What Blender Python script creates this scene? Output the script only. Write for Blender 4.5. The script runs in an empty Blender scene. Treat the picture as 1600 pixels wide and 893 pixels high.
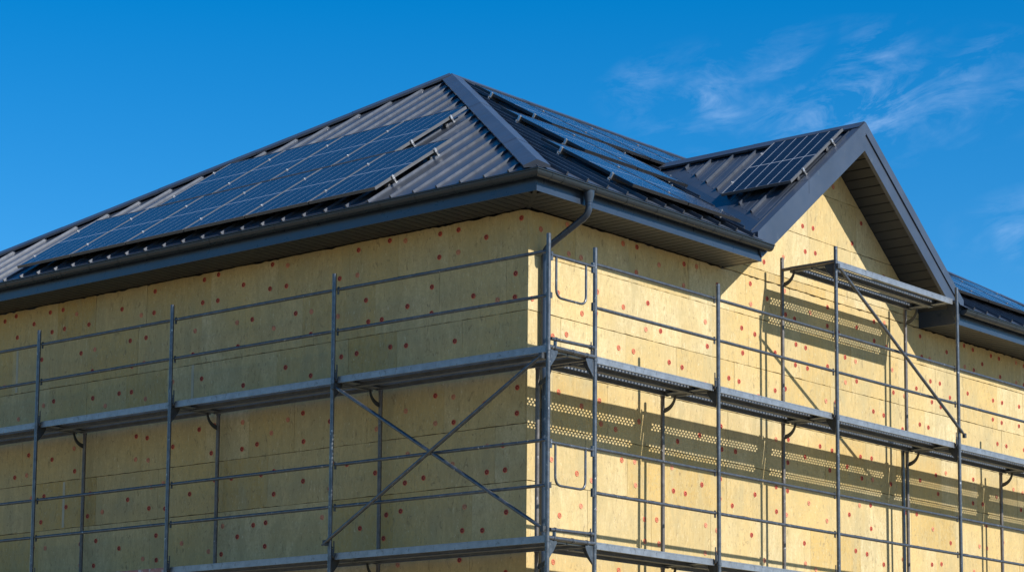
import bpy, bmesh, math, random
from mathutils import Vector, Matrix
random.seed(7)
S = bpy.context.scene
COL = S.collection
R = math.radians

# ------------------------------------------------------------------ key sizes (metres; z = 0 is the main scaffold deck)
L_BAYS = [3.133, 2.732, 2.528, 2.55]          # scaffold bays along the left wall
R_BAYS = [2.288, 2.526, 2.995, 2.597, 2.57]   # scaffold bays along the right wall
WF = 0.789                                     # scaffold frame width
H1, H2 = 0.518, 0.992                          # guard rails above the deck
TD = 1.931                                     # extra deck in front of the gable
GROUND = -6.35
FX, FY, FZ = -0.4335, 0.3064, 1.7795           # fascia corner, soffit level
WX, WY = -1.030, 0.9024                        # wall corner
EX, EY, EZ = -0.373, 0.244, 2.03               # lower corner of the roof planes
AX, AY, AZ = -6.026, 5.2, 5.32                 # front end of the ridge
SL = (AZ - EZ) / (AY - EY)                     # rise of the left slope
SR = (AZ - EZ) / (EX - AX)                     # rise of the right slope
RIDGE_END = 11.4
Y_BACK = 16.9
X_LEFT = EX - 12.1
GY, GZ, GS, GX = 6.985, 4.0, 0.775, -0.405     # gable ridge, rise, front plane
GL, GR = 4.585, 9.385                          # gable feet
SOF = 0.17                                     # gable soffit below roof plane (vertical)

# ------------------------------------------------------------------ helpers
class MB:
    def __init__(s): s.v, s.f, s.m, s.sm, s.t = [], [], [], [], []
    def add(s, vs, fs, m=0, smooth=False, tint=0.5):
        b = len(s.v); s.v += [tuple(v) for v in vs]
        for f in fs:
            s.f.append([b + i for i in f]); s.m.append(m); s.sm.append(smooth); s.t.append(tint)
    def quad(s, a, b, c, d, m=0, tint=.5): s.add([a, b, c, d], [(0, 1, 2, 3)], m, False, tint)
    def poly(s, pts, m=0, tint=.5): s.add(pts, [tuple(range(len(pts)))], m, False, tint)
    def box(s, x0, x1, y0, y1, z0, z1, m=0, tint=.5):
        s.add([(x0,y0,z0),(x1,y0,z0),(x1,y1,z0),(x0,y1,z0),(x0,y0,z1),(x1,y0,z1),(x1,y1,z1),(x0,y1,z1)],
              [(0,3,2,1),(4,5,6,7),(0,1,5,4),(1,2,6,5),(2,3,7,6),(3,0,4,7)], m, False, tint)
    def prism(s, pts, off, m=0, tint=.5):
        o = Vector(off); n = len(pts); p = [Vector(q) for q in pts]
        s.poly(p, m, tint); s.poly([q + o for q in reversed(p)], m, tint)
        for i in range(n):
            a, b = p[i], p[(i+1) % n]; s.quad(b, a, a + o, b + o, m, tint)
    def tube(s, pts, r, n=12, m=0, caps=True, r2=None):
        P = [Vector(p) for p in pts]; rings = []
        d0 = (P[1] - P[0]).normalized()
        ref = Vector((0,0,1)) if abs(d0.z) < .9 else Vector((1,0,0))
        side = d0.cross(ref).normalized()
        for i, p in enumerate(P):
            if i == 0: d = P[1] - P[0]
            elif i == len(P) - 1: d = P[-1] - P[-2]
            else: d = (P[i] - P[i-1]).normalized() + (P[i+1] - P[i]).normalized()
            d.normalize(); side = (side - d * side.dot(d)).normalized(); up = d.cross(side)
            rr = r if r2 is None else r + (r2 - r) * i / (len(P) - 1)
            if isinstance(r, (list, tuple)): rr = r[i]
            k = 1.0
            if 0 < i < len(P) - 1:
                c = (P[i] - P[i-1]).normalized().dot(d); k = 1.0 / max(c, .5)
            rings.append([p + (side * math.cos(a) + up * math.sin(a)) * rr for a in [2*math.pi*j/n for j in range(n)]])
        vs = [v for q in rings for v in q]; fs = []
        for i in range(len(P) - 1):
            for j in range(n):
                fs.append((i*n+j, i*n+(j+1) % n, (i+1)*n+(j+1) % n, (i+1)*n+j))
        s.add(vs, fs, m, True)
        if caps:
            s.poly(list(reversed(rings[0])), m); s.poly(rings[-1], m)
    def build(s, name, mats, parent=None, tint=False, loc=None):
        me = bpy.data.meshes.new(name)
        me.from_pydata(s.v, [], s.f)
        for m in (mats if isinstance(mats, (list, tuple)) else [mats]): me.materials.append(m)
        me.polygons.foreach_set('material_index', s.m)
        me.polygons.foreach_set('use_smooth', s.sm)
        if tint:
            at = me.attributes.new('tint', 'FLOAT', 'FACE'); at.data.foreach_set('value', s.t)
        me.update()
        return link(name, me, parent, loc)

def link(name, me, parent=None, loc=None):
    o = bpy.data.objects.new(name, me); COL.objects.link(o)
    if parent is not None: o.parent = parent
    if loc is not None: o.location = loc
    return o
def copy(o, parent=None):
    c = o.copy(); COL.objects.link(c); c.parent = parent; return c
def copy_tree(o, parent=None):
    c = copy(o, parent)
    for ch in [k for k in bpy.data.objects if k.parent == o]: copy_tree(ch, c)
    return c
def thing(name, label, cat, loc=(0,0,0), group=None):
    o = bpy.data.objects.new(name, None); COL.objects.link(o); o.location = loc
    o['label'] = label; o['category'] = cat
    o.empty_display_size = .2
    if group: o['group'] = group
    return o

# ------------------------------------------------------------------ materials
def mat(name):
    m = bpy.data.materials.new(name); m.use_nodes = True
    nt = m.node_tree; b = nt.nodes['Principled BSDF']
    return m, nt, b
def N(nt, typ, **kw):
    n = nt.nodes.new(typ)
    for k, v in kw.items():
        if k.startswith('i_'):
            key = k[2:]; key = int(key) if key.isdigit() else key.replace('_', ' ')
            n.inputs[key].default_value = v
        else: setattr(n, k, v)
    return n
def ramp(nt, src, stops):
    r = nt.nodes.new('ShaderNodeValToRGB'); e = r.color_ramp.elements
    while len(e) < len(stops): e.new(.5)
    for q, (p, c) in zip(e, stops): q.position = p; q.color = (*c, 1) if len(c) == 3 else c
    nt.links.new(src, r.inputs[0]); return r.outputs[0]
def mixc(nt, fac, a, b, mode='MIX'):
    m = nt.nodes.new('ShaderNodeMix'); m.data_type = 'RGBA'; m.blend_type = mode
    for sock, val in ((m.inputs[0], fac), (m.inputs[6], a), (m.inputs[7], b)):
        if hasattr(val, 'is_linked'): nt.links.new(val, sock)
        elif isinstance(val, (int, float)): sock.default_value = val
        else: sock.default_value = (*val, 1)
    return m.outputs[2]
def math_(nt, op, a, b=None):
    m = nt.nodes.new('ShaderNodeMath'); m.operation = op
    for i, val in enumerate((a, b)):
        if val is None: continue
        if hasattr(val, 'is_linked'): nt.links.new(val, m.inputs[i])
        else: m.inputs[i].default_value = val
    return m.outputs[0]
def noise(nt, vec, scale, detail=4, rough=.55, dist=0.0):
    n = N(nt, 'ShaderNodeTexNoise'); n.inputs['Scale'].default_value = scale
    n.inputs['Detail'].default_value = detail; n.inputs['Roughness'].default_value = rough
    n.inputs['Distortion'].default_value = dist
    if vec is not None: nt.links.new(vec, n.inputs['Vector'])
    return n.outputs[0]
def vmap(nt, scale, src='Object', rot=(0,0,0)):
    tc = nt.nodes.new('ShaderNodeTexCoord'); mp = nt.nodes.new('ShaderNodeMapping')
    mp.inputs['Scale'].default_value = scale; mp.inputs['Rotation'].default_value = rot
    nt.links.new(tc.outputs[src], mp.inputs[0]); return mp.outputs[0]
def bump(nt, b, h, strength=.3, dist=.01):
    n = nt.nodes.new('ShaderNodeBump'); n.inputs['Strength'].default_value = strength
    n.inputs['Distance'].default_value = dist
    nt.links.new(h, n.inputs['Height']); nt.links.new(n.outputs[0], b.inputs['Normal'])

def m_insulation():
    m, nt, b = mat('mineral_wool'); L = nt.links
    v1 = vmap(nt, (1, 1, .24)); v2 = vmap(nt, (1, 1, .35)); v3 = vmap(nt, (1, 1, 1))
    streak = noise(nt, v1, 26, 5, .6, .4)
    blot = noise(nt, v2, 3.2, 4, .6, .8)
    wisp = noise(nt, v1, 60, 3, .5, 1.5)
    cloud = noise(nt, v3, .8, 3, .5)
    at = N(nt, 'ShaderNodeAttribute', attribute_name='tint')
    base = ramp(nt, at.outputs['Fac'], [(0, (.45, .315, .125)), (.5, (.515, .40, .21)), (1, (.575, .47, .275))])
    c = mixc(nt, ramp(nt, streak, [(.38, (0,0,0)), (.62, (1,1,1))]), mixc(nt, 1, base, (.83, .825, .80), 'MULTIPLY'), base)
    c = mixc(nt, ramp(nt, blot, [(.45, (0,0,0)), (.64, (.75,.75,.75))]), c, (.36, .295, .16))
    c = mixc(nt, ramp(nt, cloud, [(.42, (0,0,0)), (.66, (.55,.55,.55))]), c, (.53, .36, .13))
    # torn fibres and scuffs: short dark marks, strongly drawn out vertically
    sc = noise(nt, vmap(nt, (1, 1, .45)), 15, 6, .72, 1.8)
    c = mixc(nt, ramp(nt, sc, [(.56, (0,0,0)), (.66, (.8,.8,.8))]), c, (.20, .15, .085))
    mott = noise(nt, v3, 34, 5, .7, .5)
    c = mixc(nt, ramp(nt, mott, [(.40, (.6,.6,.6)), (.54, (0,0,0))]), c, (.40, .315, .155))
    c = mixc(nt, ramp(nt, wisp, [(.63, (0,0,0)), (.72, (.5,.5,.5))]), c, (.70, .62, .42))
    L.new(c, b.inputs['Base Color']); b.inputs['Roughness'].default_value = .95
    b.inputs['Specular IOR Level'].default_value = .1
    h = math_(nt, 'ADD', math_(nt, 'MULTIPLY', streak, .6), noise(nt, v3, 90, 3))
    bump(nt, b, h, .35, .006)
    return m
def m_simple(name, col, rough=.5, metal=0, spec=.5, var=.15, vs=3, bstr=0, bscale=80, var_col=None, coat=0):
    m, nt, b = mat(name)
    n = noise(nt, vmap(nt, (1,1,1)), vs, 5, .6)
    k = [max(0, c * (1 - var)) for c in col]; k2 = [min(1, c * (1 + var)) for c in col]
    c = ramp(nt, n, [(.3, k), (.7, k2)])
    if var_col:
        n2 = noise(nt, vmap(nt, (1,1,.6)), var_col[1], 5, .65, .6)
        c = mixc(nt, ramp(nt, n2, [(var_col[2], (0,0,0)), (var_col[2] + .08, (1,1,1))]), c, var_col[0])
    nt.links.new(c, b.inputs['Base Color'])
    r = nt.nodes.new('ShaderNodeMapRange'); nt.links.new(noise(nt, vmap(nt, (1,1,1)), vs * 4, 4), r.inputs[0])
    r.inputs[3].default_value = max(.03, rough - .1); r.inputs[4].default_value = min(1, rough + .1)
    nt.links.new(r.outputs[0], b.inputs['Roughness'])
    b.inputs['Metallic'].default_value = metal; b.inputs['Specular IOR Level'].default_value = spec
    b.inputs['Coat Weight'].default_value = coat
    if bstr: bump(nt, b, noise(nt, vmap(nt, (1,1,1)), bscale, 3), bstr, .003)
    return m
M = {}
M['wool'] = m_insulation()
M['core'] = m_simple('shadow_gap_backing', (.10, .08, .05), .95, var=.2)
M['plain_wall'] = m_simple('rear_insulation', (.6, .47, .24), .95, var=.1)
M['roof'] = m_simple('graphite_sheet', (.042, .051, .069), .34, .12, .62, .16, 2.5, 0, 80, ((.056, .064, .080), 5, .60))
M['cap'] = m_simple('graphite_cap', (.043, .055, .080), .36, .05, .45, .14, 1.6, 0, 80, ((.060, .072, .092), 6, .62))
M['trim'] = m_simple('graphite_trim', (.028, .041, .064), .30, .15, .55, .10, 2)
M['gutter'] = m_simple('graphite_gutter', (.017, .026, .035), .30, .1, .55, .12, 4)
M['soffit'] = m_simple('soffit_sheet', (.024, .027, .031), .5, 0, .4, .1, 3)
M['gap'] = m_simple('dark_gap', (.008, .008, .008), .9)
M['zinc'] = m_simple('galvanised_deck', (.225, .245, .27), .45, .55, .5, .2, 9, .15, 60, ((.15, .155, .165), 22, .60))
M['red_zinc'] = m_simple('rust_red_deck', (.30, .14, .12), .6, .2, .4, .3, 9, .15, 60, ((.38, .34, .33), 10, .55))
M['tube'] = m_simple('steel_tube', (.105, .114, .126), .38, .7, .5, .3, 14, .12, 120, ((.52, .51, .48), 30, .625))
M['tube_old'] = m_simple('weathered_tube', (.13, .118, .11), .52, .5, .4, .3, 12, .2, 120, ((.62, .60, .57), 26, .64))
M['bracket'] = m_simple('dark_bracket', (.05, .055, .06), .5, .3, .4, .25, 20)
M['alu'] = m_simple('panel_frame_alloy', (.10, .104, .112), .42, .25, .5, .08, 10)
M['alu_black'] = m_simple('black_panel_frame', (.018, .019, .022), .45, .1, .5, .1, 10)
M['clamp'] = m_simple('clamp_alloy', (.62, .62, .62), .36, .8, .5, .08, 10)
M['dowel'] = m_simple('red_dowel', (.50, .105, .058), .75, 0, .3, .2, 8)
M['dowel_dark'] = m_simple('dowel_centre', (.16, .025, .02), .8, 0, .3, .2, 8)
M['dowel_pale'] = m_simple('faded_dowel', (.52, .22, .13), .85, 0, .2, .25, 20)

def m_cells(name, W, Ln, cols, fine, dark, line_w):
    """glass of a solar panel: cell columns, a wide gap at half length and fine busbars, in the panel's own metres"""
    m, nt, b = mat(name); L = nt.links
    tc = nt.nodes.new('ShaderNodeTexCoord'); sp = nt.nodes.new('ShaderNodeSeparateXYZ'); L.new(tc.outputs['Object'], sp.inputs[0])
    X, Y = sp.outputs[0], sp.outputs[1]
    def lines(co, pitch, w, off=0):
        f = math_(nt, 'FRACT', math_(nt, 'ADD', math_(nt, 'DIVIDE', co, pitch), off))
        d = math_(nt, 'ABSOLUTE', math_(nt, 'SUBTRACT', f, .5))
        return math_(nt, 'GREATER_THAN', d, .5 - w / pitch / 2)
    cp = (W - .03) / cols
    col = lines(math_(nt, 'SUBTRACT', X, .015), cp, line_w)
    mid = math_(nt, 'LESS_THAN', math_(nt, 'ABSOLUTE', math_(nt, 'SUBTRACT', Y, Ln / 2)), .006)
    white = math_(nt, 'MAXIMUM', col, mid)
    if fine == 'x': bb = lines(math_(nt, 'SUBTRACT', X, .015), cp / 3, .003)
    else: bb = lines(math_(nt, 'SUBTRACT', Y, .015), .066, .006)
    n = noise(nt, vmap(nt, (1,1,1)), 6, 4)
    base = ramp(nt, n, [(.3, [c*.8 for c in dark]), (.7, [c*1.25 for c in dark])])
    oi = N(nt, 'ShaderNodeObjectInfo')
    base = mixc(nt, math_(nt, 'MULTIPLY', oi.outputs['Random'], .4), base, [c*1.5 for c in dark])
    c = mixc(nt, math_(nt, 'MULTIPLY', bb, .2 if fine == 'x' else .6), base, (.26, .30, .36) if fine == 'x' else (.035,.045,.070))
    c = mixc(nt, math_(nt, 'MULTIPLY', white, .72), c, (.55, .58, .62))
    L.new(c, b.inputs['Base Color'])
    dust = noise(nt, vmap(nt, (1, .4, 1)), 5, 5, .6)
    mr = nt.nodes.new('ShaderNodeMapRange'); L.new(dust, mr.inputs[0]); mr.inputs[3].default_value = .10; mr.inputs[4].default_value = .24
    L.new(mr.outputs[0], b.inputs['Roughness'])
    b.inputs['IOR'].default_value = 1.4; b.inputs['Specular IOR Level'].default_value = .19
    b.inputs['Coat Weight'].default_value = 0
    return m
PW, PL = 1.062, 1.56
M['cells_blue'] = m_cells('blue_cells', PW, PL, 6, 'x', (.009, .014, .026), .005)
M['cells_dark'] = m_cells('dark_cells', PW, PL, 6, 'y', (.007, .010, .020), .009)

# ------------------------------------------------------------------ ground
gm, nt, b = mat('building_plot')
n1 = noise(nt, vmap(nt, (1,1,1)), .25, 6, .6); n2 = noise(nt, vmap(nt, (1,1,1)), 9, 5, .7)
c = mixc(nt, ramp(nt, n1, [(.52, (0,0,0)), (.66, (1,1,1))]), (.24, .19, .12), (.07, .09, .03))
c = mixc(nt, ramp(nt, n2, [(.4, (0,0,0)), (.7, (.5,.5,.5))]), c, (.30, .24, .16))
nt.links.new(c, b.inputs['Base Color']); b.inputs['Roughness'].default_value = .95
bump(nt, b, n2, .6, .05)
g = MB(); g.quad((-900,-900,0), (900,-900,0), (900,900,0), (-900,900,0))
go = g.build('ground', gm, None, loc=(0,0,GROUND)); go['kind'] = 'structure'

# ------------------------------------------------------------------ the house
HP = Vector((WX, WY, GROUND))
house = thing('house', 'unfinished house with yellow mineral wool walls and a graphite metal hip roof', 'house', HP)
def hb(mb, name, mats, tint=False, parent=None):
    for i, v in enumerate(mb.v): mb.v[i] = (v[0]-HP.x, v[1]-HP.y, v[2]-HP.z)
    return mb.build(name, mats, parent or house, tint)

# --- insulated walls: one board after the other in a bonded pattern
COURSE, Z_J = 0.632, 0.008
def clip(poly, a, b):                               # keep the part left of a->b
    out = []
    for i in range(len(poly)):
        p, q = poly[i], poly[(i+1) % len(poly)]
        sp = (b[0]-a[0])*(p[1]-a[1]) - (b[1]-a[1])*(p[0]-a[0]); sq = (b[0]-a[0])*(q[1]-a[1]) - (b[1]-a[1])*(q[0]-a[0])
        if sp >= 0: out.append(p)
        if sp * sq < 0:
            t = sp / (sp - sq); out.append((p[0]+(q[0]-p[0])*t, p[1]+(q[1]-p[1])*t))
    return out
dowels = []                                         # (world position, which wall)
def boards(mb, to3, nrm, s0, s1, region, phase, zmin, zmax, wall):
    k0 = int(math.floor((zmin - Z_J) / COURSE)); k1 = int(math.ceil((zmax - Z_J) / COURSE))
    for k in range(k0, k1):
        z0 = Z_J + k*COURSE; z1 = z0 + COURSE
        x = s0 - (phase + .47*(k % 3) + random.uniform(-.1, .1))
        while x < s1:
            w = random.choice((1.2, 1.2, 1.2, 1.0, .78)); xa, xb = x, x + w
            xe = min(xb, s1)
            gp = random.choice((.0004, .0008, .0014, .0026)); gz = random.uniform(.0008, .003)
            wob = [random.uniform(-.004, .004) for _ in range(12)]
            nx = 16
            bottom = [(xa + gp + (xe - xa - 2*gp)*i/nx, max(z0, zmin) + gz + random.choice((0, 0, .001, .003, .006)) + random.uniform(0, .001)) for i in range(nx+1)]
            top = [(xe - gp - (xe - xa - 2*gp)*i/nx, min(z1, zmax) - gz - random.choice((0, 0, .001, .002)) - random.uniform(0, .001)) for i in range(nx+1)]
            if z1 > zmax: top = [(p, q - random.choice((0, .002, .004, .006, .016))) for p, q in top]
            pl = bottom + top
            pl = clip(clip(pl, (s0, -99), (s0, 99))[::1], (s0, -99), (s0, 99)) if False else [(max(p, s0), q) for p, q in pl]
            if xe - max(xa, s0) > .03 and min(z1, zmax) - max(z0, zmin) > .02:
                for a, bb in region:
                    if len(pl) > 2: pl = clip(pl, a, bb)
                if len(pl) > 2:
                    d = random.uniform(0, .0035); t = min(1, max(0, random.gauss(.5, .3)))
                    tilt = random.uniform(-.0015, .0015)
                    back = [Vector(to3(p, q)) - Vector(nrm)*.004 for p, q in pl]
                    front = [Vector(to3(p, q)) + Vector(nrm)*(.012 + d + tilt*(q - z0)*2) for p, q in pl]
                    n = len(pl)
                    mb.poly(front, 0, t)
                    for i in range(n): mb.quad(back[i], back[(i+1) % n], front[(i+1) % n], front[i], 0, t)
                    # dowels: a pair near each end, one in the middle
                    for (u, v) in ((.13, .22), (.13, .68), (w/2, .45), (w - .13, .22), (w - .13, .68)):
                        if w < 1.0 and u == w/2 and random.random() < .6: continue
                        if random.random() < .27: continue
                        p = xa + u + random.uniform(-.03, .03); q = z0 + v*COURSE + random.uniform(-.03, .03)
                        ok = s0 + .06 < p < s1 - .06 and zmin < q < zmax - .05
                        for a, bb in region:
                            ln = math.hypot(bb[0]-a[0], bb[1]-a[1])
                            if ((bb[0]-a[0])*(q-a[1]) - (bb[1]-a[1])*(p-a[0])) / ln < .08: ok = False
                        if ok: dowels.append((Vector(to3(p, q)) + Vector(nrm)*(.013 + d), wall))
            x = xb
Z0W = -3.3
# left wall runs along -x: parameter s = -(x - WX)
mb = MB()
boards(mb, lambda s, z: (WX - s, WY, z), (0, -1, 0), 0, 10.9, [], .25, Z0W, FZ + .004, 'L')
mb.quad((WX-10.9, WY+.003, GROUND), (WX-.004, WY+.003, GROUND), (WX-.004, WY+.003, FZ-.03), (WX-10.9, WY+.003, FZ-.03), 1)
mb.box(WX-10.9, WX-.002, WY-.012, WY+.002, GROUND, Z0W-.004, 0)
wallL = hb(mb, 'insulated_wall', [M['wool'], M['core']], True)
wallL['label'] = 'long insulated wall in shade on the left'
# right wall runs along +y
mb = MB()
boards(mb, lambda s, z: (WX, WY + s, z), (1, 0, 0), -.014, 15.2, [], .62, Z0W, FZ + .004, 'R')
def gz(y, dz=0): return GZ - GS*abs(y - GY) + dz
sL, sR = GL + .02 - WY, GR - .02 - WY
reg = [((sL, 0), (sR, 0)), ((sR, gz(GR) - SOF), (GY - WY, GZ - SOF - .005)), ((GY - WY, GZ - SOF - .005), (sL, gz(GL) - SOF)), ((sR, 0), (sR, 9)), ((sL, 9), (sL, 0))]
boards(mb, lambda s, z: (WX, WY + s, z), (1, 0, 0), -.5, 15.2, reg, .3, FZ + .008, 4.2, 'R')
mb.quad((WX-.003, WY+.004, GROUND), (WX-.003, WY+15.2, GROUND), (WX-.003, WY+15.2, FZ-.03), (WX-.003, WY+.004, FZ-.03), 1)
mb.poly([(WX-.003, GL, FZ-.03), (WX-.003, GR, FZ-.03), (WX-.003, GR, gz(GR)-SOF-.01), (WX-.003, GY, GZ-SOF-.01), (WX-.003, GL, gz(GL)-SOF-.01)], 1)
mb.box(WX-.002, WX+.012, WY-.012, WY+15.2, GROUND, Z0W-.004, 0)
wallR = hb(mb, 'insulated_wall', [M['wool'], M['core']], True)
wallR['label'] = 'sunlit insulated wall with a gable on the right'
mb = MB()
mb.quad((WX-10.9, WY+.003, GROUND), (WX-10.9, WY+15.2, GROUND), (WX-10.9, WY+15.2, FZ), (WX-10.9, WY+.003, FZ))
mb.quad((WX-.003, WY+15.2, GROUND), (WX-10.9, WY+15.2, GROUND), (WX-10.9, WY+15.2, FZ), (WX-.003, WY+15.2, FZ))
hb(mb, 'rear_wall', M['plain_wall'])
# light foam strips filling two wide joints of the left wall
foam = m_simple('foam_strip', (.40, .36, .26), .95, var=.12)
for px, za, zb in ((-9.97, .66, 1.27), (-6.46, .02, .64), (-8.9, -1.24, -.64)):
    mb = MB(); mb.box(px-.022, px+.022, WY-.0175, WY-.010, za, zb); hb(mb, 'joint_strip', foam)

# --- dowel heads: washers with a sunken centre
def dowel_mesh(wall, mats):
    mb = MB(); n = 16
    def ring(r, h): return [(r*math.cos(2*math.pi*i/n), r*math.sin(2*math.pi*i/n), h) for i in range(n)]
    rings = [ring(.032, 0), ring(.031, .004), ring(.0215, .0055), ring(.0185, .001), ring(.010, .001), ring(.009, .005), ring(.004, .005)]
    cols = [0, 0, 1, 1, 0, 0]
    rings[2] = ring(.0225, .0055)
    for i in range(6):
        mb.add(rings[i] + rings[i+1], [(j, (j+1) % n, n+(j+1) % n, n+j) for j in range(n)], cols[i])
    mb.poly(rings[-1], 1)
    me = bpy.data.meshes.new('insulation_dowel'); 
    rot = Matrix.Rotation(R(90), 4, 'X') if wall == 'L' else Matrix.Rotation(R(90), 4, 'Y')
    me.from_pydata([tuple(rot @ Vector(v)) for v in mb.v], [], mb.f)
    for q in mats: me.materials.append(q)
    me.polygons.foreach_set('material_index', mb.m); me.update(); return me
M['dowel_core'] = m_simple('dowel_core', (.40, .19, .10), .85, 0, .2, .25, 20)
DM = {('L', 'dowel'): dowel_mesh('L', [M['dowel'], M['dowel_dark']]), ('L', 'dowel_pale'): dowel_mesh('L', [M['dowel_pale'], M['dowel_core']]),
      ('R', 'dowel'): dowel_mesh('R', [M['dowel'], M['dowel_core']]), ('R', 'dowel_pale'): dowel_mesh('R', [M['dowel_pale'], M['dowel_pale']])}  # centres paler on the sunlit wall, darker on the shaded: light painted in

# ------------------------------------------------------------------ camera (needed for choosing the nearest dowels)
CAM = Vector((15.13267, -18.53913, -4.68631))
yaw, pit, rol = 2.27065, 0.12946, 0.0076
fw = Vector((math.cos(pit)*math.cos(yaw), math.cos(pit)*math.sin(yaw), math.sin(pit)))
rt = Vector((math.sin(yaw), -math.cos(yaw), 0)); up = rt.cross(fw)
rt2 = rt*math.cos(rol) + up*math.sin(rol); up2 = up*math.cos(rol) - rt*math.sin(rol)
cam = bpy.data.cameras.new('camera'); co = bpy.data.objects.new('camera', cam); COL.objects.link(co)
co.matrix_world = Matrix(((rt2.x, up2.x, -fw.x, CAM.x), (rt2.y, up2.y, -fw.y, CAM.y), (rt2.z, up2.z, -fw.z, CAM.z), (0,0,0,1)))
cam.sensor_width = 36; cam.sensor_fit = 'HORIZONTAL'; cam.lens = 3647.8/1600*36; cam.shift_y = 322.67/1600
cam.clip_end = 5000; cam.clip_start = .5
S.camera = co
def pix(p):
    v = Vector(p) - CAM; dz = v.dot(fw)
    return 800 + 3647.8*v.dot(rt2)/dz, 446.5 + 322.67 - 3647.8*v.dot(up2)/dz

vis = []; rest = []
for p, w in dowels:
    u, v = pix(p)
    (vis if (-5 < u < 1605 and -5 < v < 898) else rest).append((p, w, random.random()))
vis.sort(key=lambda q: (q[0] - CAM).length)
for p, w, k in vis[:100]:
    link('insulation_dowel', DM[(w, 'dowel_pale' if k < .25 else 'dowel')], house, p - HP)
far = MB(); allfar = vis[100:] + rest
for p, w, k in allfar:
    me = DM[(w, 'dowel')]; b0 = len(far.v); pale = k < .25
    far.v += [tuple(Vector(q.co) + p) for q in me.vertices]
    for f in me.polygons:
        far.f.append([b0 + i for i in f.vertices]); far.m.append(2 if pale else f.material_index); far.sm.append(False); far.t.append(.5)
fo = hb(far, 'insulation_dowel', [M['dowel'], M['dowel_dark'], M['dowel_pale']]); fo['kind'] = 'stuff'

# --- roof slopes with standing ribs
def rib(mb, p0, p1, side, nrm, h=.060, wb=.022, wt=.011):
    """a trapezoid rib from p0 to p1; side = unit vector across, nrm = plane normal"""
    p0, p1, sd, n = Vector(p0), Vector(p1), Vector(side), Vector(nrm)
    a = [p0 - sd*wb, p0 - sd*wt + n*h, p0 + sd*wt + n*h, p0 + sd*wb]
    c = [p1 - sd*wb, p1 - sd*wt + n*h, p1 + sd*wt + n*h, p1 + sd*wb]
    mb.add(a + c, [(0,1,5,4), (1,2,6,5), (2,3,7,6), (3,2,1,0), (4,5,6,7)])
nL = Vector((0, -SL, 1)).normalized(); nR = Vector((SR, 0, 1)).normalized()
zL = lambda y: EZ + SL*(y - EY)
zR = lambda x: EZ + SR*(EX - x)
EO = .07                                            # eave edge runs this far past the corner reference
# left slope (triangle)
mb = MB()
E_ = (EX, EY, EZ); EL = (X_LEFT, EY, EZ); A_ = (AX, AY, AZ)
ye = EY - EO
mb.poly([(X_LEFT-EO, ye, zL(ye)), (EX+EO, ye, zL(ye)), A_])
def left_top(x):                                    # y where the seam at x meets a hip
    return EY + (EX - x)/(EX - AX)*(AY - EY) if x > AX else EY + (x - X_LEFT)/(AX - X_LEFT)*(AY - EY)
for i in range(36):
    x = EX - .335 - .3475*i
    yt = left_top(x) - .13
    if yt < ye + .1: continue
    rib(mb, (x, ye, zL(ye)), (x, yt, zL(yt)), (1,0,0), nL, .030, .014, .008)
hb(mb, 'roof_slope', M['roof'])
# right slope with a notch for the gable
def xv(y): return EX - (gz(y) - EZ)/SR
mb = MB(); xe = EX + EO
A2 = (AX, RIDGE_END, AZ)
yb = Y_BACK
mb.poly([(xe, EY-EO, zR(xe)), (xe, GL, zR(xe)), (xv(GL), GL, zR(xv(GL))), (xv(GY), GY, zR(xv(GY))), (xv(GR), GR, zR(xv(GR))), (xe, GR, zR(xe)),
         (xe, yb, zR(xe)), A2, A_])
def right_top(y):
    if y < AY: return EX - (y - EY)/(AY - EY)*(EX - AX)
    if y > RIDGE_END: return AX + (y - RIDGE_END)/(yb - RIDGE_END)*(EX - AX)
    return AX
for i in range(47):
    y = EY + .07 + .3575*i
    x0 = xe if not (GL - .03 < y < GR + .03) else xv(min(max(y, GL), GR)) - .10
    x1 = right_top(y) + .13
    if x0 - x1 < .1: continue
    rib(mb, (x0, y, zR(x0)), (x1, y, zR(x1)), (0,1,0), nR, .043, .016, .010)
    for q in (.118, .236):
        yy = y + q; x0b = xe if not (GL - .03 < yy < GR + .03) else xv(min(max(yy, GL), GR)) - .05
        x1b = right_top(yy) + .05
        if x0b - x1b > .1: rib(mb, (x0b, yy, zR(x0b)), (x1b, yy, zR(x1b)), (0,1,0), nR, .002, .016, .008)
hb(mb, 'roof_slope', M['roof'])
# rear slopes
mb = MB()
mb.poly([(X_LEFT, EY, EZ), A_, A2, (X_LEFT, yb, EZ)]); mb.poly([(X_LEFT, yb, EZ), A2, (EX, yb, EZ)])
hb(mb, 'roof_slope', M['roof'])
# gable slopes
nG = {-1: Vector((0, -GS, 1)).normalized(), 1: Vector((0, GS, 1)).normalized()}
for sgn in (-1, 1):
    mb = MB(); yf = GL if sgn < 0 else GR
    yt_ = GY + sgn*(GZ - zR(GX))/GS
    mb.poly([(GX-.004, yt_, gz(yt_)), (GX-.004, GY, GZ), (xv(GY)-.04, GY, GZ), (xv(yt_), yt_, gz(yt_))])
    for i in range(9):
        x = GX - .15 - .366*i
        zv = zR(x); yv = GY + sgn*max(0, (GZ - zv)/GS)
        if x > xv(yf): ys = yf
        else: ys = yv - sgn*.27
        yt = GY + sgn*.10
        if (ys - yt)*sgn > .05: rib(mb, (x, ys, gz(ys)), (x, yt, gz(yt)), (1,0,0), nG[sgn], .036, .014, .009)
        for q in (.12, .24):
            xx = x - q; zv = zR(xx); yv = GY + sgn*max(0, (GZ - zv)/GS)
            ys2 = yf if xx > xv(yf) else yv - sgn*.25
            if (ys2 - yt)*sgn > .05: rib(mb, (xx, ys2, gz(ys2)), (xx, yt, gz(yt)), (1,0,0), nG[sgn], .004, .012, .006)
    hb(mb, 'gable_slope', M['roof'])

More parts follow.
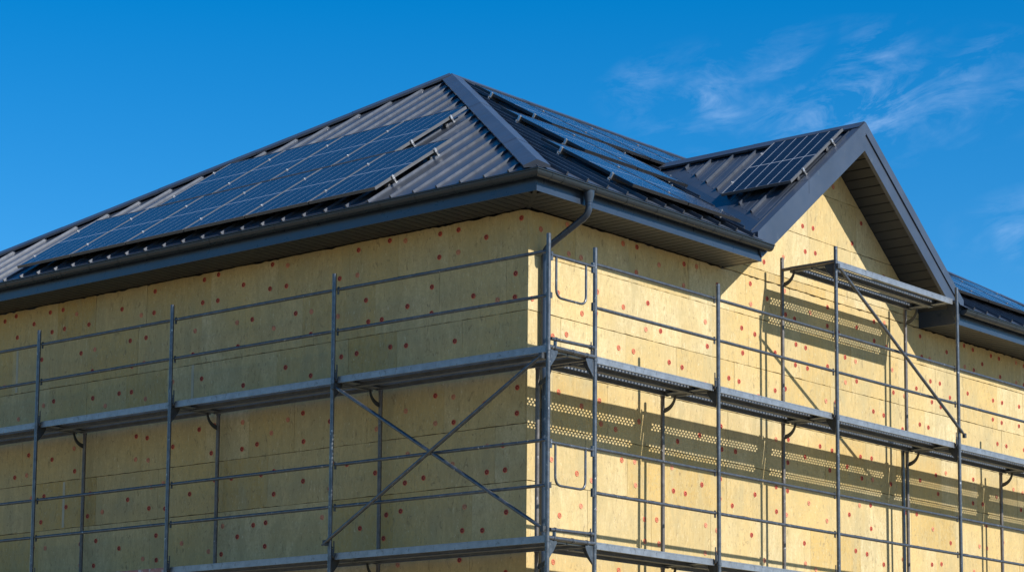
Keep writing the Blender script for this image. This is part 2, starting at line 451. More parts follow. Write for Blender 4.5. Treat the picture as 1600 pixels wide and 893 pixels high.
# hip and ridge caps: two folded flanges in overlapping lengths
def cap(name, a, b, nA, nB, w=.235, lift=.052, n=5, lip=.03):
    a, b = Vector(a), Vector(b); d = (b - a).normalized(); mb = MB()
    fa = nA.cross(d); fb = d.cross(nB)
    if fa.z > 0: fa = -fa
    if fb.z > 0: fb = -fb
    upv = (nA + nB).normalized()
    for i in range(n):
        p = a + (b - a)*(i/n) + d*(-.012 if i else 0); q = a + (b - a)*((i+1)/n)
        e = .0025*(i % 2)
        for f, nn in ((fa, nA), (fb, nB)):
            p0 = p + upv*(lift + e + .010); q0 = q + upv*(lift + e + .010)
            p1 = p + f*w + nn*(lift + e); q1 = q + f*w + nn*(lift + e)
            p2 = p1 - nn*lip; q2 = q1 - nn*lip
            mb.quad(p0, q0, q1, p1); mb.quad(p1, q1, q2, p2)
            if i == 0: mb.poly([p0, p1, p2, p - upv*.02])
    return hb(mb, name, M['cap'])
hipE = Vector((EX + .02, EY - .02, EZ - .012))
cap('hip_cap', hipE, A_, nL, nR, .140, .052, 5, .028)
nW = Vector((-(AZ - EZ), 0, AX - X_LEFT)).normalized(); nN = Vector((0, (AZ - EZ), yb - RIDGE_END)).normalized()
cap('hip_cap', EL, A_, nL, nW, .15, .062, 6)
cap('hip_cap', (EX, yb, EZ), A2, nR, nN, .2, .05, 5)
cap('ridge_cap', A_, A2, nR, nW, .14, .055, 4)
cap('ridge_cap', (xv(GY) - .1, GY, GZ), (GX - .002, GY, GZ), nG[-1], nG[1], .13, .055, 2, .03)
# valley flashings
for sgn in (-1, 1):
    mb = MB(); yf = GL if sgn < 0 else GR
    a = Vector((xv(yf), yf, gz(yf))); b2 = Vector((xv(GY), GY, GZ)); dd = (b2 - a).normalized()
    n1 = nG[sgn]; s1 = n1.cross(dd); s1 = s1 if s1.y*sgn < 0 else -s1
    s2 = nR.cross(dd); s2 = s2 if s2.y*sgn > 0 else -s2
    mb.quad(a + n1*.006, b2 + n1*.006, b2 + n1*.006 + s1*.02, a + n1*.006 + s1*.2)
    mb.quad(a + nR*.006, b2 + nR*.006, b2 + nR*.006 + s2*.10, a + nR*.006 + s2*.10)
    hb(mb, 'valley_flashing', M['trim'])

# --- gable rake boards
for sgn in (-1, 1):
    yf = GL if sgn < 0 else GR
    mb = MB()   # fascia board
    yt_ = yf + sgn*.105
    mb.prism([(GX, yt_, gz(yt_) - .02), (GX, GY, GZ - .02), (GX, GY, GZ - .325), (GX, yf, max(FZ + .004, gz(yf) - .325))], (-.02, 0, 0))
    # folded lower edge returning under the soffit
    mb.prism([(GX-.02, yf, gz(yf) - .315), (GX-.02, GY, GZ - .315), (GX-.02, GY, GZ - .325), (GX-.02, yf, gz(yf) - .325)], (-.03, 0, 0))
    hb(mb, 'rake_board', M['cap'])
    mb = MB()   # folded verge trim over the roof edge, one overlap joint half way
    gap = .0 if sgn < 0 else .028
    for t0, t1, e in ((0, .46, .0), (.455, 1, .003)):
        yf = (GL if sgn < 0 else GR) + sgn*.105
        ya = yf + (GY - yf)*t0; yb_ = yf + (GY - yf)*t1
        mb.prism([(GX+.016+e, ya, gz(ya) + .055), (GX+.016+e, yb_, gz(yb_) + .055), (GX+.016+e, yb_, gz(yb_) - .122 + gap), (GX+.016+e, ya, gz(ya) - .122 + gap)], (-.012, 0, 0))
        mb.prism([(GX+.004+e, ya, gz(ya) + .055+e), (GX+.004+e, yb_, gz(yb_) + .055+e), (GX+.004+e, yb_, gz(yb_) + .045+e), (GX+.004+e, ya, gz(ya) + .045+e)], (-.11, 0, 0))
    hb(mb, 'verge_trim', M['cap'])
# gable soffits: slats across the overhang
def slat_edge(k, pitch): return k*pitch
for sgn in (-1, 1):
    mb = MB(); yf = (GL if sgn < 0 else GR) ; ln = abs(yf - GY); n = int(ln/.119)
    for i in range(n):
        y0 = GY + sgn*(i*ln/n + .007); y1 = GY + sgn*((i+1)*ln/n - .007)
        z0, z1 = gz(y0, -SOF), gz(y1, -SOF)
        mb.prism([(WX-.05, y0, z0), (WX-.05, y1, z1), (WX-.05, y1, z1+.02), (WX-.05, y0, z0+.02)], (GX-.022-WX+.05, 0, 0))
    mb.quad((WX-.05, GY, GZ-SOF+.024), (GX-.02, GY, GZ-SOF+.024), (GX-.02, yf, gz(yf, -SOF)+.024), (WX-.05, yf, gz(yf, -SOF)+.024), 1)
    hb(mb, 'gable_soffit', [M['soffit'], M['gap']])
# --- horizontal soffits
mb = MB(); PITCH = .125
def dy(x): return WY - (x - WX)*(WY - FY)/(FX - WX)     # mitre line
x = FX - .02
i = 0
while x > WX - 11.2:
    x1 = x - PITCH + .014
    ya = min(dy(x), WY - .04); yb2 = min(dy(x1), WY - .04)
    y0 = FY + .018
    if min(ya, yb2) - y0 > .01:
        mb.prism([(x, y0, FZ), (x, max(y0, ya - .012), FZ), (x1, max(y0, yb2 - .012), FZ), (x1, y0, FZ)], (0, 0, .02))
    x -= PITCH
mb.poly([(FX, FY+.01, FZ+.024), (WX, WY+.05, FZ+.024), (WX-11.2, WY+.05, FZ+.024), (WX-11.2, FY+.01, FZ+.024)], 1)
hb(mb, 'soffit', [M['soffit'], M['gap']])
def dx(y): return WX + (WY - y)*(FX - WX)/(WY - FY)
for y_start, y_end in ((FY + .02, GL + .02), (GR - .02, Y_BACK - .4)):
    mb = MB(); y = y_start
    while y < y_end - .02:
        y1 = min(y + PITCH - .014, y_end)
        xa = max(dx(y), WX + .04); xb = max(dx(y1), WX + .04)
        x0 = FX - .018
        if x0 - max(xa, xb) > .01:
            mb.prism([(x0, y, FZ), (x0, y1, FZ), (min(x0, xb + .012), y1, FZ), (min(x0, xa + .012), y, FZ)], (0, 0, .02))
        y += PITCH
    if y_start < 2: mb.poly([(FX-.01, FY, FZ+.0235), (FX-.01, y_end, FZ+.0235), (WX-.05, y_end, FZ+.0235), (WX-.05, WY, FZ+.0235)], 1)
    else: mb.quad((FX-.01, y_start, FZ+.0235), (FX-.01, y_end, FZ+.0235), (WX-.05, y_end, FZ+.0235), (WX-.05, y_start, FZ+.0235), 1)
    hb(mb, 'soffit', [M['soffit'], M['gap']])
mb = MB()   # mitre strip in the corner
d45 = Vector((FX - WX, FY - WY, 0)).normalized(); sd = Vector((d45.y, -d45.x, 0))*.022
p, q = Vector((WX+.01, WY-.01, FZ-.002)), Vector((FX-.02, FY+.02, FZ-.002))
mb.prism([p - sd, q - sd, q + sd, p + sd], (0, 0, .01)); hb(mb, 'soffit_mitre_strip', M['soffit'])
# fascia boards with a drip edge
mb = MB(); mb.box(X_LEFT+.05, FX, FY, FY+.018, FZ-.004, EZ-.02); mb.box(X_LEFT+.05, FX+.010, FY-.010, FY-.001, FZ-.012, FZ+.062)
hb(mb, 'fascia', M['trim'])
for ya, yb2 in ((FY+.0185, GL+.02), (GR-.02, Y_BACK-.2)):
    mb = MB(); mb.box(FX-.018, FX, ya, yb2, FZ-.004, EZ-.02)
    mb.box(FX+.001, FX+.010, ya - (.03 if ya < 1 else 0), yb2, FZ-.012, FZ+.062); hb(mb, 'fascia', M['trim'])
# closing plates of the eave boxes under the gable rakes
for y in (GL+.022, GR-.034):
    zt = gz(GR if y > GY else GL, -SOF) + (.02 if y < GY else .03)
    mb = MB(); mb.prism([(WX+.014, y, FZ-.004), (FX-.02, y, FZ-.004), (FX-.02, y, zt), (WX+.014, y, zt)], (0, .012, 0)); hb(mb, 'eave_end_plate', M['trim'])

# --- gutters: half round with beaded lip, joints and brackets
GRAD = .066
def gutter_profile(r=GRAD, t=.005, n=14):
    out = [(r*math.cos(a), -r*math.sin(a)) for a in [math.pi*i/n for i in range(n+1)]]        # outward positive
    inn = [((r-t)*math.cos(a), -(r-t)*math.sin(a)) for a in [math.pi*i/n for i in range(n, -1, -1)]]
    return out + inn
def sweep(mb, prof, path, m=0):
    rings = []
    for (origin, outv) in path:
        rings.append([(origin[0] + outv[0]*u, origin[1] + outv[1]*u, origin[2] + v) for u, v in prof])
    n = len(prof)
    for a, b in zip(rings, rings[1:]):
        mb.add(a + b, [(i, (i+1) % n, n+(i+1) % n, n+i) for i in range(n)], m, True)
    return rings
GZT = FZ + .183
gx, gy = FX + .012 + GRAD, FY - .012 - GRAD
prof = gutter_profile()
bead = [(GRAD + .004 + .009*math.cos(a), .003 + .009*math.sin(a)) for a in [2*math.pi*i/8 for i in range(8)]]
def gutter(path, ends, brackets, name='gutter'):
    mb = MB(); rr = sweep(mb, prof, path); sweep(mb, bead, path)
    for idx in ends:
        r = rr[idx]; half = r[:15]; mb.poly(half)
    g_ = hb(mb, name, M['gutter'])
    bp = gutter_profile(GRAD + .0035, .006)
    for o1, o2, ov in brackets:
        b_ = MB(); sweep(b_, bp, [(o1, ov), (o2, ov)]); hb(b_, 'gutter_bracket', M['gutter'])
    return g_
br = []
x = -.95
while x > X_LEFT: br.append(((x, gy, GZT), (x-.03, gy, GZT), (0,-1))); x -= .56
y = .62
while y < 4.5: br.append(((gx, y, GZT), (gx, y+.028, GZT), (1,0))); y += .565
br.append(((gx, .42, GZT), (gx, .435, GZT), (1,0)))
gutter([((X_LEFT, gy, GZT), (0,-1)), ((gx, gy, GZT), (1,-1)), ((gx, GL+.10, GZT), (1,0))], (0, 2), br)
br = []; y = GR + .3
while y < Y_BACK: br.append(((gx, y, GZT), (gx, y+.028, GZT), (1,0))); y += .565
gutter([((gx, GR+.02, GZT), (1,0)), ((gx, Y_BACK, GZT), (1,0))], (0, 1), br)
# --- downpipe: funnel outlet, swan neck to the wall, then down
mb = MB(); yo = 1.13
mb.tube([(gx, yo, GZT-.045), (gx, yo, GZT-.10), (gx, yo, GZT-.16), (gx, yo, GZT-.175)], [.062, .058, .042, .042], 18)
def fillet(pts, r, n=6):
    out = [Vector(pts[0])]
    for a, b, c in zip(pts, pts[1:], pts[2:]):
        a, b, c = Vector(a), Vector(b), Vector(c); d1 = (a-b).normalized(); d2 = (c-b).normalized()
        for i in range(n+1):
            t = i/n; p = (b + d1*r)*(1-t)**2 + b*2*t*(1-t) + (b + d2*r)*t**2; out.append(p)
    out.append(Vector(pts[-1])); return out
wp = (WX + .075, 1.10)
mb.tube(fillet([(gx, yo, GZT-.16), (gx, yo, GZT-.30), (wp[0], wp[1], GZT-.62), (wp[0], wp[1], GROUND+.2)], .085), .038, 16)
mb.tube([(gx, yo, GZT-.18), (gx, yo, GZT-.21)], .0415, 16)
e1 = Vector((gx, yo, GZT-.30)); e2 = Vector((wp[0], wp[1], GZT-.62)); ee = (e2 - e1).normalized()
mb.tube([e1 + ee*.085, e1 + ee*.115], .0415, 16); mb.tube([e2 - ee*.115, e2 - ee*.085], .0415, 16)
hb(mb, 'downpipe', M['trim'])

# ------------------------------------------------------------------ solar panels
def panel_parts(cells, frame='alu'):
    """local axes: x across, y up the slope, z off the roof; origin on the roof plane at the lower left corner"""
    h = .125; t = .036; f = .012
    root = thing('solar_panel', 'x', 'solar panel')
    mb = MB()
    mb.box(0, PW, 0, f, h-t, h); mb.box(0, PW, PL-f, PL, h-t, h)
    mb.box(0, f, f, PL-f, h-t, h); mb.box(PW-f, PW, f, PL-f, h-t, h)
    mb.build('panel_frame', M[frame], root)
    mb = MB(); mb.box(f, PW-f, f, PL-f, h-.010, h-.003); mb.build('cell_sheet', M[cells], root)
    for yy in (.34, PL-.36):
        mb = MB()
        mb.box(-.012, PW+.025, yy-.018, yy+.018, h-t-.040, h-t-.001)
        mb.box(.10, .14, yy-.03, yy+.03, .001, h-t-.043); mb.box(PW-.14, PW-.10, yy-.03, yy+.03, .001, h-t-.043)
        mb.build('mounting_rail', M['alu'], root)
    return root
def clamp_mesh(end):
    mb = MB(); h = .125
    if end:   # z shaped end clamp with bolt and a foot below
        mb.box(.001, .020, -.016, .016, h-.065, h+.003); mb.box(-.010, .004, -.016, .016, h+.001, h+.006)
        mb.tube([(.012, 0, h+.003), (.012, 0, h+.014)], .007, 8)
        mb.box(.006, .036, -.018, -.010, h-.085, h-.055); mb.box(.028, .036, -.018, .018, .035, h-.075)
    else:
        mb.box(-.006, .023, -.015, .015, h+.0012, h+.006); mb.tube([(.009, 0, h+.005), (.009, 0, h+.011)], .006, 8)
    me = bpy.data.meshes.new('clamp'); me.from_pydata(mb.v, [], mb.f); me.materials.append(M['clamp'])
    me.polygons.foreach_set('use_smooth', mb.sm); me.update(); return me
CL_END, CL_MID = clamp_mesh(True), clamp_mesh(False)
proto = {}
def frame_matrix(o, ax, ay, az):
    ax, ay, az = Vector(ax), Vector(ay), Vector(az)
    return Matrix(((ax.x, ay.x, az.x, o.x), (ax.y, ay.y, az.y, o.y), (ax.z, ay.z, az.z, o.z), (0,0,0,1)))
def place_panel(mw, label, group, cells, left_end=False, right_end=False, frame='alu'):
    mname = cells; cells = cells + frame
    if cells not in proto: proto[cells] = panel_parts(mname, frame); o = proto[cells]
    else:
        src = proto[cells]; o = src.copy(); COL.objects.link(o)
        for ch in panel_children[cells]: copy(ch, o)
    if cells not in panel_children: panel_children[cells] = [k for k in bpy.data.objects if k.parent == o]
    o.matrix_world = mw; o['label'] = label
    if group: o['group'] = group
    elif 'group' in o: del o['group']
    for yy in (.34, PL-.36):
        c = link('clamp', CL_END if right_end else CL_MID, o, (PW, yy, 0))
        if left_end:
            c = link('clamp', CL_END, o, (0, yy, 0)); c.rotation_euler = (0, 0, math.pi)
panel_children = {}
aL = Vector((0, 1, SL)).normalized(); aR = Vector((-1, 0, SR)).normalized()
ordn = ['leftmost', 'second', 'third', 'fourth', 'fifth', 'sixth']
GRP = 'solar panels on the left roof slope'
for k in range(6):
    lab = ('leftmost blue solar panel in the lower row of the left roof slope', 'second blue solar panel from the left in the lower row, left slope',
           'third blue solar panel from the left in the lower row, left slope', 'fourth blue solar panel from the left in the lower row, left slope',
           'fifth blue solar panel in the lower row of the left slope, beside its end panel', 'end panel of the lower left row, with silver clamps, lowest near the hip')[k]
    o = Vector((EX - 8.84 + 1.079*k, EY, EZ)) + aL*.075
    place_panel(frame_matrix(o, (1,0,0), aL, nL), lab, GRP, 'cells_blue', k == 0, k == 5)
for k in range(4):
    lab = ('leftmost blue solar panel in the upper row of the left roof slope', 'second blue solar panel from the left in the upper row, left slope',
           'third blue solar panel in the upper row of the left slope, beside its end panel', 'end panel of the upper left row, its corner touching the hip cap')[k]
    o = Vector((EX - 7.62 + 1.079*k, EY, EZ)) + aL*1.665
    place_panel(frame_matrix(o, (1,0,0), aL, nL), lab, GRP, 'cells_blue', k == 0, k == 3)
GRP = 'solar panels on the right roof slope'
rows = [(1.74, .09, 2, 'lower', ['first solar panel of the lowest right row, its black edge towards the hip', 'second solar panel of the lowest right row, nearest the gable valley']),
        (2.95, 2.00, 2, 'middle', ['first solar panel of the middle row on the right slope, black edge towards the hip', 'second solar panel of the middle row on the right slope, beside the gable valley']),
        (4.22, 3.80, 6, 'top', ['first solar panel of the top row on the right slope, by the roof apex', 'second solar panel of the top row on the right slope, from the apex',
                               'third solar panel of the top row on the right slope, from the apex', 'fourth solar panel of the top row on the right slope, from the apex',
                               'fifth solar panel of the top right row, just left of the gable ridge', 'last solar panel of the top row, partly hidden by the gable ridge'])]
for y0, a0, n, nm, labs in rows:
    for k in range(n):
        o = Vector((EX, EY + y0 + 1.079*k, EZ)) + aR*a0
        place_panel(frame_matrix(o, (0,1,0), aR, nR), labs[k], GRP, 'cells_blue', k == 0, k == n-1, 'alu_black')
for k, lab in enumerate(('solar panel just beyond the gable, right of its rake board', 'middle solar panel of the three beyond the gable', 'farthest solar panel on the right slope, at the right edge of the picture')):
    o = Vector((EX, EY + 9.75 + 1.079*k, EZ)) + aR*.62
    place_panel(frame_matrix(o, (0,1,0), aR, nR), lab, 'solar panels beyond the gable', 'cells_blue', k == 0, k == 2, 'alu_black')
aG = Vector((0, 1, GS)).normalized()
o = Vector((GX - 1.225, GY, GZ)) + aG*(-1.815)
place_panel(frame_matrix(o, (1,0,0), aG, nG[-1]), 'single dark solar panel with white cell lines on the gable roof', None, 'cells_dark', True, True)

# ------------------------------------------------------------------ scaffold
SP = Vector((0, 0, GROUND))
scaf = thing('scaffold', 'grey steel tube scaffold with perforated decks wrapped round the corner of the yellow house', 'scaffold', SP)
def sb(mb, name, mats, label=None):
    for i, v in enumerate(mb.v): mb.v[i] = (v[0]-SP.x, v[1]-SP.y, v[2]-SP.z)
    o = mb.build(name, mats, scaf)
    if label: o['label'] = label
    return o
xs = [0]
for q in L_BAYS: xs.append(xs[-1] - q)
ys = [WF]
for q in R_BAYS: ys.append(ys[-1] + q)
TR, RR = .0243, .019
def standard(x, y, zt, m='tube', name='standard'):
    mb = MB()
    mb.tube([(x, y, GROUND+.05), (x, y, -2.06)], TR, 14, caps=False)
    mb.tube([(x, y, -2.06), (x, y, -.06)], TR, 14)
    mb.tube([(x, y, -.06), (x, y, zt)], TR, 14)
    mb.tube([(x, y, -2.075), (x, y, -2.045)], TR+.004, 14); mb.tube([(x, y, -.075), (x, y, -.045)], TR+.004, 14)
    mb.box(x-.08, x+.08, y-.08, y+.08, GROUND, GROUND+.05)
    return sb(mb, name, M[m])
# outer standards
for k, x in enumerate(xs): standard(x, 0, 1.176 if k else 1.172)
for k, y in enumerate(ys): standard(0, y, (TD + .15) if k in (2, 3) else 1.165)
# inner standards (end just above deck level, higher under the gable deck)
for x in xs[1:]: standard(x, WF, .04, 'tube_old')
for k, y in enumerate(ys): standard(-WF, y, (TD + .12) if k in (2, 3) else .05, 'tube_old' if k != 0 else 'tube_old')
standard(-WF - .005, ys[3] - .10, -.12, 'tube')
# transoms and gussets
def gusset(mb, p, d, solid=True):
    """p = junction, d = unit horizontal direction along the transom; plate hangs below it"""
    p = Vector(p); d = Vector(d); t = d.cross(Vector((0,0,1)))*.004
    D = lambda a, z: p + d*a + Vector((0,0,z))
    if solid:
        pts = [D(.02, -.02), D(.155, -.02), D(.155, -.05), D(.115, -.115), D(.06, -.18), D(.03, -.215), D(.02, -.215)]
        mb.prism([q - t for q in pts], t*2)
    else:
        n = 8
        for i in range(n):
            a0 = math.pi/2*i/n; a1 = math.pi/2*(i+1)/n
            f = lambda a, r: D(.185 - r*math.sin(a)*1.0 if False else .19 - .17*math.sin(a) if r else .165 - .145*math.sin(a), (-.025 - .175*(1-math.cos(a))) if r else (-.02 - .125*(1-math.cos(a))))
            pts = [f(a0, 0), f(a1, 0), f(a1, 1), f(a0, 1)]
            pts = [D(.165*math.cos(a0), -.025 - .14*math.sin(a0)*1.0), D(.165*math.cos(a1), -.025 - .14*math.sin(a1)), D(.165*math.cos(a1)+.03*math.cos(a1), -.025 - .14*math.sin(a1) - .055*math.sin(a1)), D(.165*math.cos(a0)+.03*math.cos(a0), -.025 - .14*math.sin(a0) - .055*math.sin(a0))]
            mb.prism([q - t for q in pts], t*2)
def transom(a, b, z):
    a = Vector((*a, z)); b = Vector((*b, z)); d = (b - a).normalized()
    mb = MB(); mb.tube([a, b], .022, 12); sb(mb, 'transom', M['tube_old'])
    mb = MB(); gusset(mb, a, d, True); sb(mb, 'gusset', M['bracket'])
    mb = MB(); gusset(mb, b, -d, False); sb(mb, 'gusset', M['bracket'])
ZT = -.035
for lv in (0, -2):
    for k, x in enumerate(xs[:-1]):
        if k: transom((x, 0), (x, WF), lv + ZT)
    for k, y in enumerate(ys[:-1]): transom((0, y), (-WF, y), lv + ZT)
for k in (2, 3): transom((0, ys[k]), (-WF, ys[k]), TD + ZT)
# end frame at the corner: transom, lock tube, ring couplers, both plates solid
for lv in (0, -2):
    mb = MB(); mb.tube([(0, 0, lv-.03), (0, WF, lv-.03)], .024, 12); sb(mb, 'transom', M['tube'])
    mb = MB(); mb.tube([(.012, .03, lv+.055), (.012, WF-.04, lv+.068)], .019, 12); sb(mb, 'deck_lock_tube', M['tube'])
    mb = MB(); gusset(mb, (0, 0, lv-.03), (0,1,0)); sb(mb, 'gusset', M['tube'])
    mb = MB(); gusset(mb, (0, WF, lv-.03), (0,-1,0)); sb(mb, 'gusset', M['tube'])
    mb = MB()
    for yy, rr in ((.09, .030), (.40, .029), (.64, .029)):
        mb.tube([(0, yy, lv-.03), (0, yy+.025, lv-.03)], rr, 12); 
    mb.tube([(.012, .10, lv+.057), (.012, .125, lv+.057)], .025, 12); mb.tube([(.012, WF-.10, lv+.066), (.012, WF-.07, lv+.066)], .026, 12)
    mb.box(-.01, .022, .098, .118, lv-.03, lv+.06)
    sb(mb, 'ring_coupler', M['tube'])
    # gate rail with hanging loop
    z2 = lv + (.95 if lv == 0 else .965)
    mb = MB()
    mb.tube([(.002, .025, z2), (.002, WF-.025, z2)], .018, 12)
    mb.tube(fillet([(.002, .125, z2), (.002, .125, z2-.44), (.002, .63, z2-.44), (.002, .63, z2)], .10, 8), .0135, 10)
    mb.box(-.012, .016, .024, .055, z2-.06, z2+.035); mb.box(-.012, .016, WF-.055, WF-.024, z2-.07, z2+.045)
    sb(mb, 'gate_rail', M['tube'])
    mb = MB(); mb.box(-.014, .014, .025, .05, lv+H1-.03, lv+H1+.03); sb(mb, 'wedge_coupler', M['bracket'])
    mb = MB(); mb.box(-.014, .014, WF-.05, WF-.025, lv+H1-.05, lv+H1+.04); sb(mb, 'wedge_coupler', M['bracket'])

# guard rails with flattened ends and hooks
def rail(a, b, off):
    a, b = Vector(a), Vector(b); o = Vector(off); d = (b - a).normalized(); ln = (b - a).length
    mb = MB()
    A, B = a + o + d*.03, b + o - d*.03
    mb.tube([A, A + d*.05, A + d*.08, B - d*.08, B - d*.05, B], [.015, .017, RR, RR, .017, .015], 12)
    for p, q in ((A, -1), (B, 1)):
        c = p - d*q*.0
        mb.prism([c + Vector((0,0,.032)) - o*.25, c + Vector((0,0,-.052)) - o*.25, c + Vector((0,0,-.052)) - o*.25 - d*q*.022, c + Vector((0,0,.032)) - o*.25 - d*q*.022], o.normalized()*.014)
    sb(mb, 'guard_rail', M['tube'])
for lv in (0, -2):
    for h in (H1, H2):
        for a, b in zip(xs, xs[1:]): rail((b, 0, lv+h), (a, 0, lv+h), (0, .022, 0))
        for a, b in zip(ys, ys[1:]): rail((0, a, lv+h), (0, b, lv+h), (-.022, 0, 0))
# diagonal braces
def brace(a, b):
    a, b = Vector(a), Vector(b); d = (b - a).normalized(); mb = MB()
    mb.tube([a - d*.03, a + d*.05, a + d*.09, b - d*.09, b - d*.05, b + d*.03], [.012, .014, .021, .021, .014, .012], 12)
    sb(mb, 'diagonal_brace', M['tube'])
brace((-3.07, -.035, -.13), (-.02, -.035, -1.945))
brace((-3.17, -.062, -1.90), (-.06, -.062, -.14))
brace((.035, 5.60, TD - .10), (.035, 8.69, .10))
for p in ((-3.07, -.02, -.13), (-.02, -.02, -1.945), (-3.16, -.02, -1.89), (-.05, -.02, -.13)):
    mb = MB(); mb.box(p[0]-.022, p[0]+.022, -.07, -.012, p[2]-.03, p[2]+.03); sb(mb, 'wedge_coupler', M['bracket'])
for p in ((5.60, TD-.10), (8.69, .10)):
    mb = MB(); mb.box(.012, .05, p[0]-.022, p[0]+.022, p[1]-.03, p[1]+.03); sb(mb, 'wedge_coupler', M['bracket'])
# deck pins beside the standards
def pins(pts):
    for (x, y, z, dx_, dy_) in pts:
        mb = MB()
        mb.tube([(x+dx_, y+dy_, z-.05), (x+dx_, y+dy_, z+.13)], .007, 8); mb.box(x+dx_*.7-.012, x+dx_*.7+.012, y+dy_*.7-.012, y+dy_*.7+.012, z-.03, z+.045)
        mb.box(x+min(0,dx_)-.006, x+max(0,dx_)+.006, y+min(0,dy_)-.006, y+max(0,dy_)+.006, z+.055, z+.07)
        sb(mb, 'deck_pin', M['bracket'])
for lv in (0, -2):
    pins([(x, .012, lv, .05, 0) for x in xs[1:4]]); pins([(-.012, y, lv, 0, -.05) for y in ys[0:5]])

# perforated steel planks
def plank_mesh(L, name='deck_plank', red=False):
    W = .318; D = .075; mb = MB()
    a0, rows_, cw, chh, hr = .078, 4, .061, .040, .0160
    p1 = a0 + rows_*chh
    mb.quad((0,0,0), (L,0,0), (L,a0,0), (0,a0,0)); mb.quad((0,p1,0), (L,p1,0), (L,W,0), (0,W,0))
    nx = int((L - .16)/cw) - 1; x0 = (L - nx*cw)/2 - cw/4
    for r in range(rows_):
        ya = a0 + r*chh; yb_ = ya + chh; xo = x0 + (cw/2 if r % 2 else 0)
        mb.quad((0,ya,0), (xo,ya,0), (xo,yb_,0), (0,yb_,0)); xe_ = xo + nx*cw
        mb.quad((xe_,ya,0), (L,ya,0), (L,yb_,0), (xe_,yb_,0))
        for i in range(nx):
            xa = xo + i*cw; xb = xa + cw; cx, cy = (xa+xb)/2, (ya+yb_)/2
            o = [(xb,cy),(xb,yb_),(cx,yb_),(xa,yb_),(xa,cy),(xa,ya),(cx,ya),(xb,ya)]
            h = [(cx + hr*1.12*math.cos(j*math.pi/4), cy + hr*math.sin(j*math.pi/4)) for j in range(8)]
            mb.add([(*q,0) for q in o] + [(*q,0) for q in h], [(j, (j+1) % 8, 8+(j+1) % 8, 8+j) for j in range(8)])
    # folded sides, return flanges, stiffeners and end plates
    for y, s in ((0, 1), (W, -1)):
        mb.box(0, L, min(y, y+s*.003), max(y, y+s*.003), -D, -.0005); mb.box(0, L, min(y+s*.0032, y+s*.024), max(y+s*.0032, y+s*.024), -D, -D+.003)
        mb.box(0, L, min(y, y-s*.002), max(y, y-s*.002), -.014, -.004)
    for y in (a0-.012, p1+.009):
        mb.box(.03, L-.03, y, y+.003, -.038, -.0006); mb.box(.03, L-.03, y+.0035, y+.014, -.038, -.036)
    for xa, xb in ((0, .003), (L-.003, L)): mb.box(xa, xb, .0035, W-.0035, -D+.006, -.0007)
    for xa, xb in ((.003, .09), (L-.09, L-.003)): mb.box(xa, xb, .03, W-.03, -.058, -.05)
    me = bpy.data.meshes.new(name); me.from_pydata(mb.v, [], mb.f)
    me.materials.append(M['red_zinc'] if red else M['zinc']); me.update(); return me
PM = {}
def plank(L, red=False):
    k = (round(L, 3), red)
    if k not in PM: PM[k] = plank_mesh(L, red=red)
    return PM[k]
G0 = .035
for lv in (0, -2):
    for i, L in enumerate(L_BAYS):
        for j in range(2):
            red = (lv == -2 and i >= 2 and j == 0)
            o = link('deck_plank', plank(L - 2*G0, red), scaf, Vector((xs[i+1] + G0, .042 + j*.335, lv)) - SP)
            if red: o['label'] = 'deck plank with a rust red edge'
decks = [(i, 0) for i in range(5)] + [(i, -2) for i in range(5)] + [(2, TD)]
for i, lv in decks:
    for j in range(2):
        L = R_BAYS[i]
        o = link('deck_plank', plank(L - 2*G0), scaf, Vector((-.042 - j*.335, ys[i] + G0, lv)) - SP)
        o.rotation_euler = (0, 0, R(90))

# ------------------------------------------------------------------ light, sky
sun_dir = Vector((1, .15, .76)).normalized()
sl = bpy.data.lights.new('sun', 'SUN'); sl.energy = 5.0; sl.angle = R(.53); sl.color = (1, .962, .90)
so = bpy.data.objects.new('sun', sl); COL.objects.link(so); so.rotation_euler = (-sun_dir).to_track_quat('-Z', 'Y').to_euler()
w = bpy.data.worlds.new('World'); S.world = w; w.use_nodes = True
nt = w.node_tree; L = nt.links; bg = nt.nodes['Background']
sky = nt.nodes.new('ShaderNodeTexSky'); sky.sky_type = 'NISHITA'; sky.sun_disc = False
sky.sun_elevation = math.asin(sun_dir.z); sky.sun_rotation = math.atan2(sun_dir.x, sun_dir.y)
sky.altitude = 300; sky.air_density = 1.0; sky.dust_density = .2; sky.ozone_density = 3.5
tc = nt.nodes.new('ShaderNodeTexCoord')
sp = nt.nodes.new('ShaderNodeSeparateXYZ'); L.new(tc.outputs['Generated'], sp.inputs[0])
az = math_(nt, 'MULTIPLY', math_(nt, 'ARCTAN2', sp.outputs[0], sp.outputs[1]), 180/math.pi)
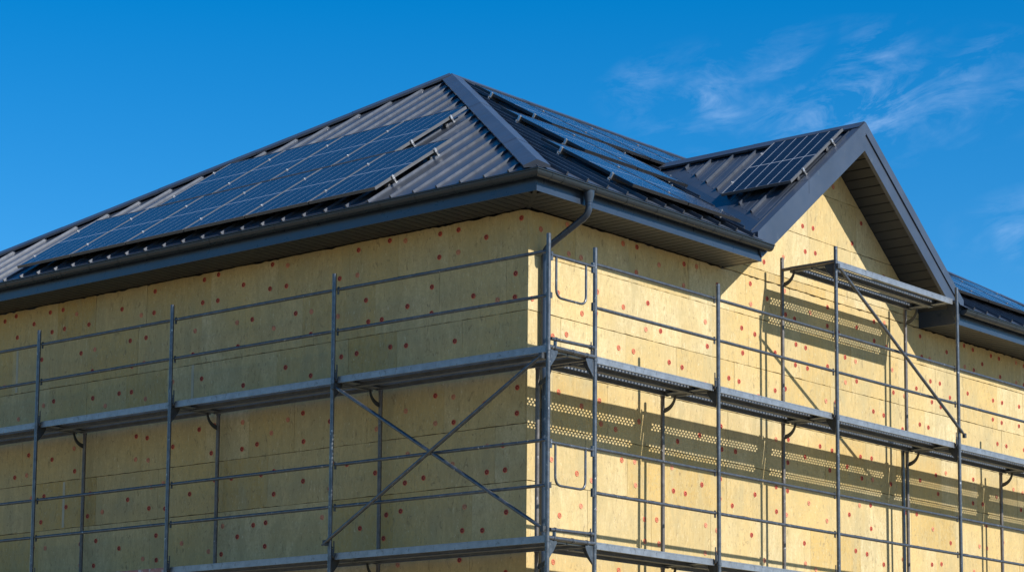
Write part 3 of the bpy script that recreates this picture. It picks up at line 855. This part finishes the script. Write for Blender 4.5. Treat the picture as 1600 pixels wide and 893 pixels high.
el = math_(nt, 'MULTIPLY', math_(nt, 'ARCSINE', sp.outputs[2]), 180/math.pi)
hs = nt.nodes.new('ShaderNodeHueSaturation'); hs.inputs['Saturation'].default_value = 1.46; hs.inputs['Value'].default_value = 1.0
L.new(sky.outputs[0], hs.inputs['Color'])
# thin cirrus
cb = nt.nodes.new('ShaderNodeCombineXYZ'); L.new(az, cb.inputs[0]); L.new(el, cb.inputs[1])
def blob(a0, e0, ra, re):
    x = math_(nt, 'DIVIDE', math_(nt, 'SUBTRACT', az, a0), ra); y = math_(nt, 'DIVIDE', math_(nt, 'SUBTRACT', el, e0), re)
    d = math_(nt, 'ADD', math_(nt, 'MULTIPLY', x, x), math_(nt, 'MULTIPLY', y, y))
    return math_(nt, 'MAXIMUM', math_(nt, 'SUBTRACT', 1, d), 0)
msk = math_(nt, 'MAXIMUM', blob(-31.8, 17.0, 6.5, 1.9), blob(-26.0, 13.6, 3.6, 1.3))
msk = math_(nt, 'MAXIMUM', msk, math_(nt, 'MULTIPLY', blob(-20, 22, 12, 4), .8))
mp = nt.nodes.new('ShaderNodeMapping'); mp.inputs['Scale'].default_value = (.42, 1.1, 1)
mr0 = nt.nodes.new('ShaderNodeMapping'); mr0.inputs['Rotation'].default_value = (0, 0, R(-14)); L.new(cb.outputs[0], mr0.inputs[0]); L.new(mr0.outputs[0], mp.inputs[0])
n1 = noise(nt, mp.outputs[0], 1.0, 9, .66, .7)
n2 = noise(nt, cb.outputs[0], .35, 4, .5, .8)
wis = ramp(nt, n1, [(.44, (0,0,0)), (.76, (1,1,1))])
big = ramp(nt, n2, [(.36, (0,0,0)), (.66, (1,1,1))])
fac = math_(nt, 'MULTIPLY', math_(nt, 'MULTIPLY', wis, big), math_(nt, 'MULTIPLY', msk, .45))
colr = mixc(nt, fac, hs.outputs[0], (6.0, 7.2, 9.0))
L.new(colr, bg.inputs['Color']); bg.inputs['Strength'].default_value = .102

S.view_settings.view_transform = 'Standard'; S.view_settings.look = 'None'
S.view_settings.exposure = .57; S.view_settings.gamma = 1
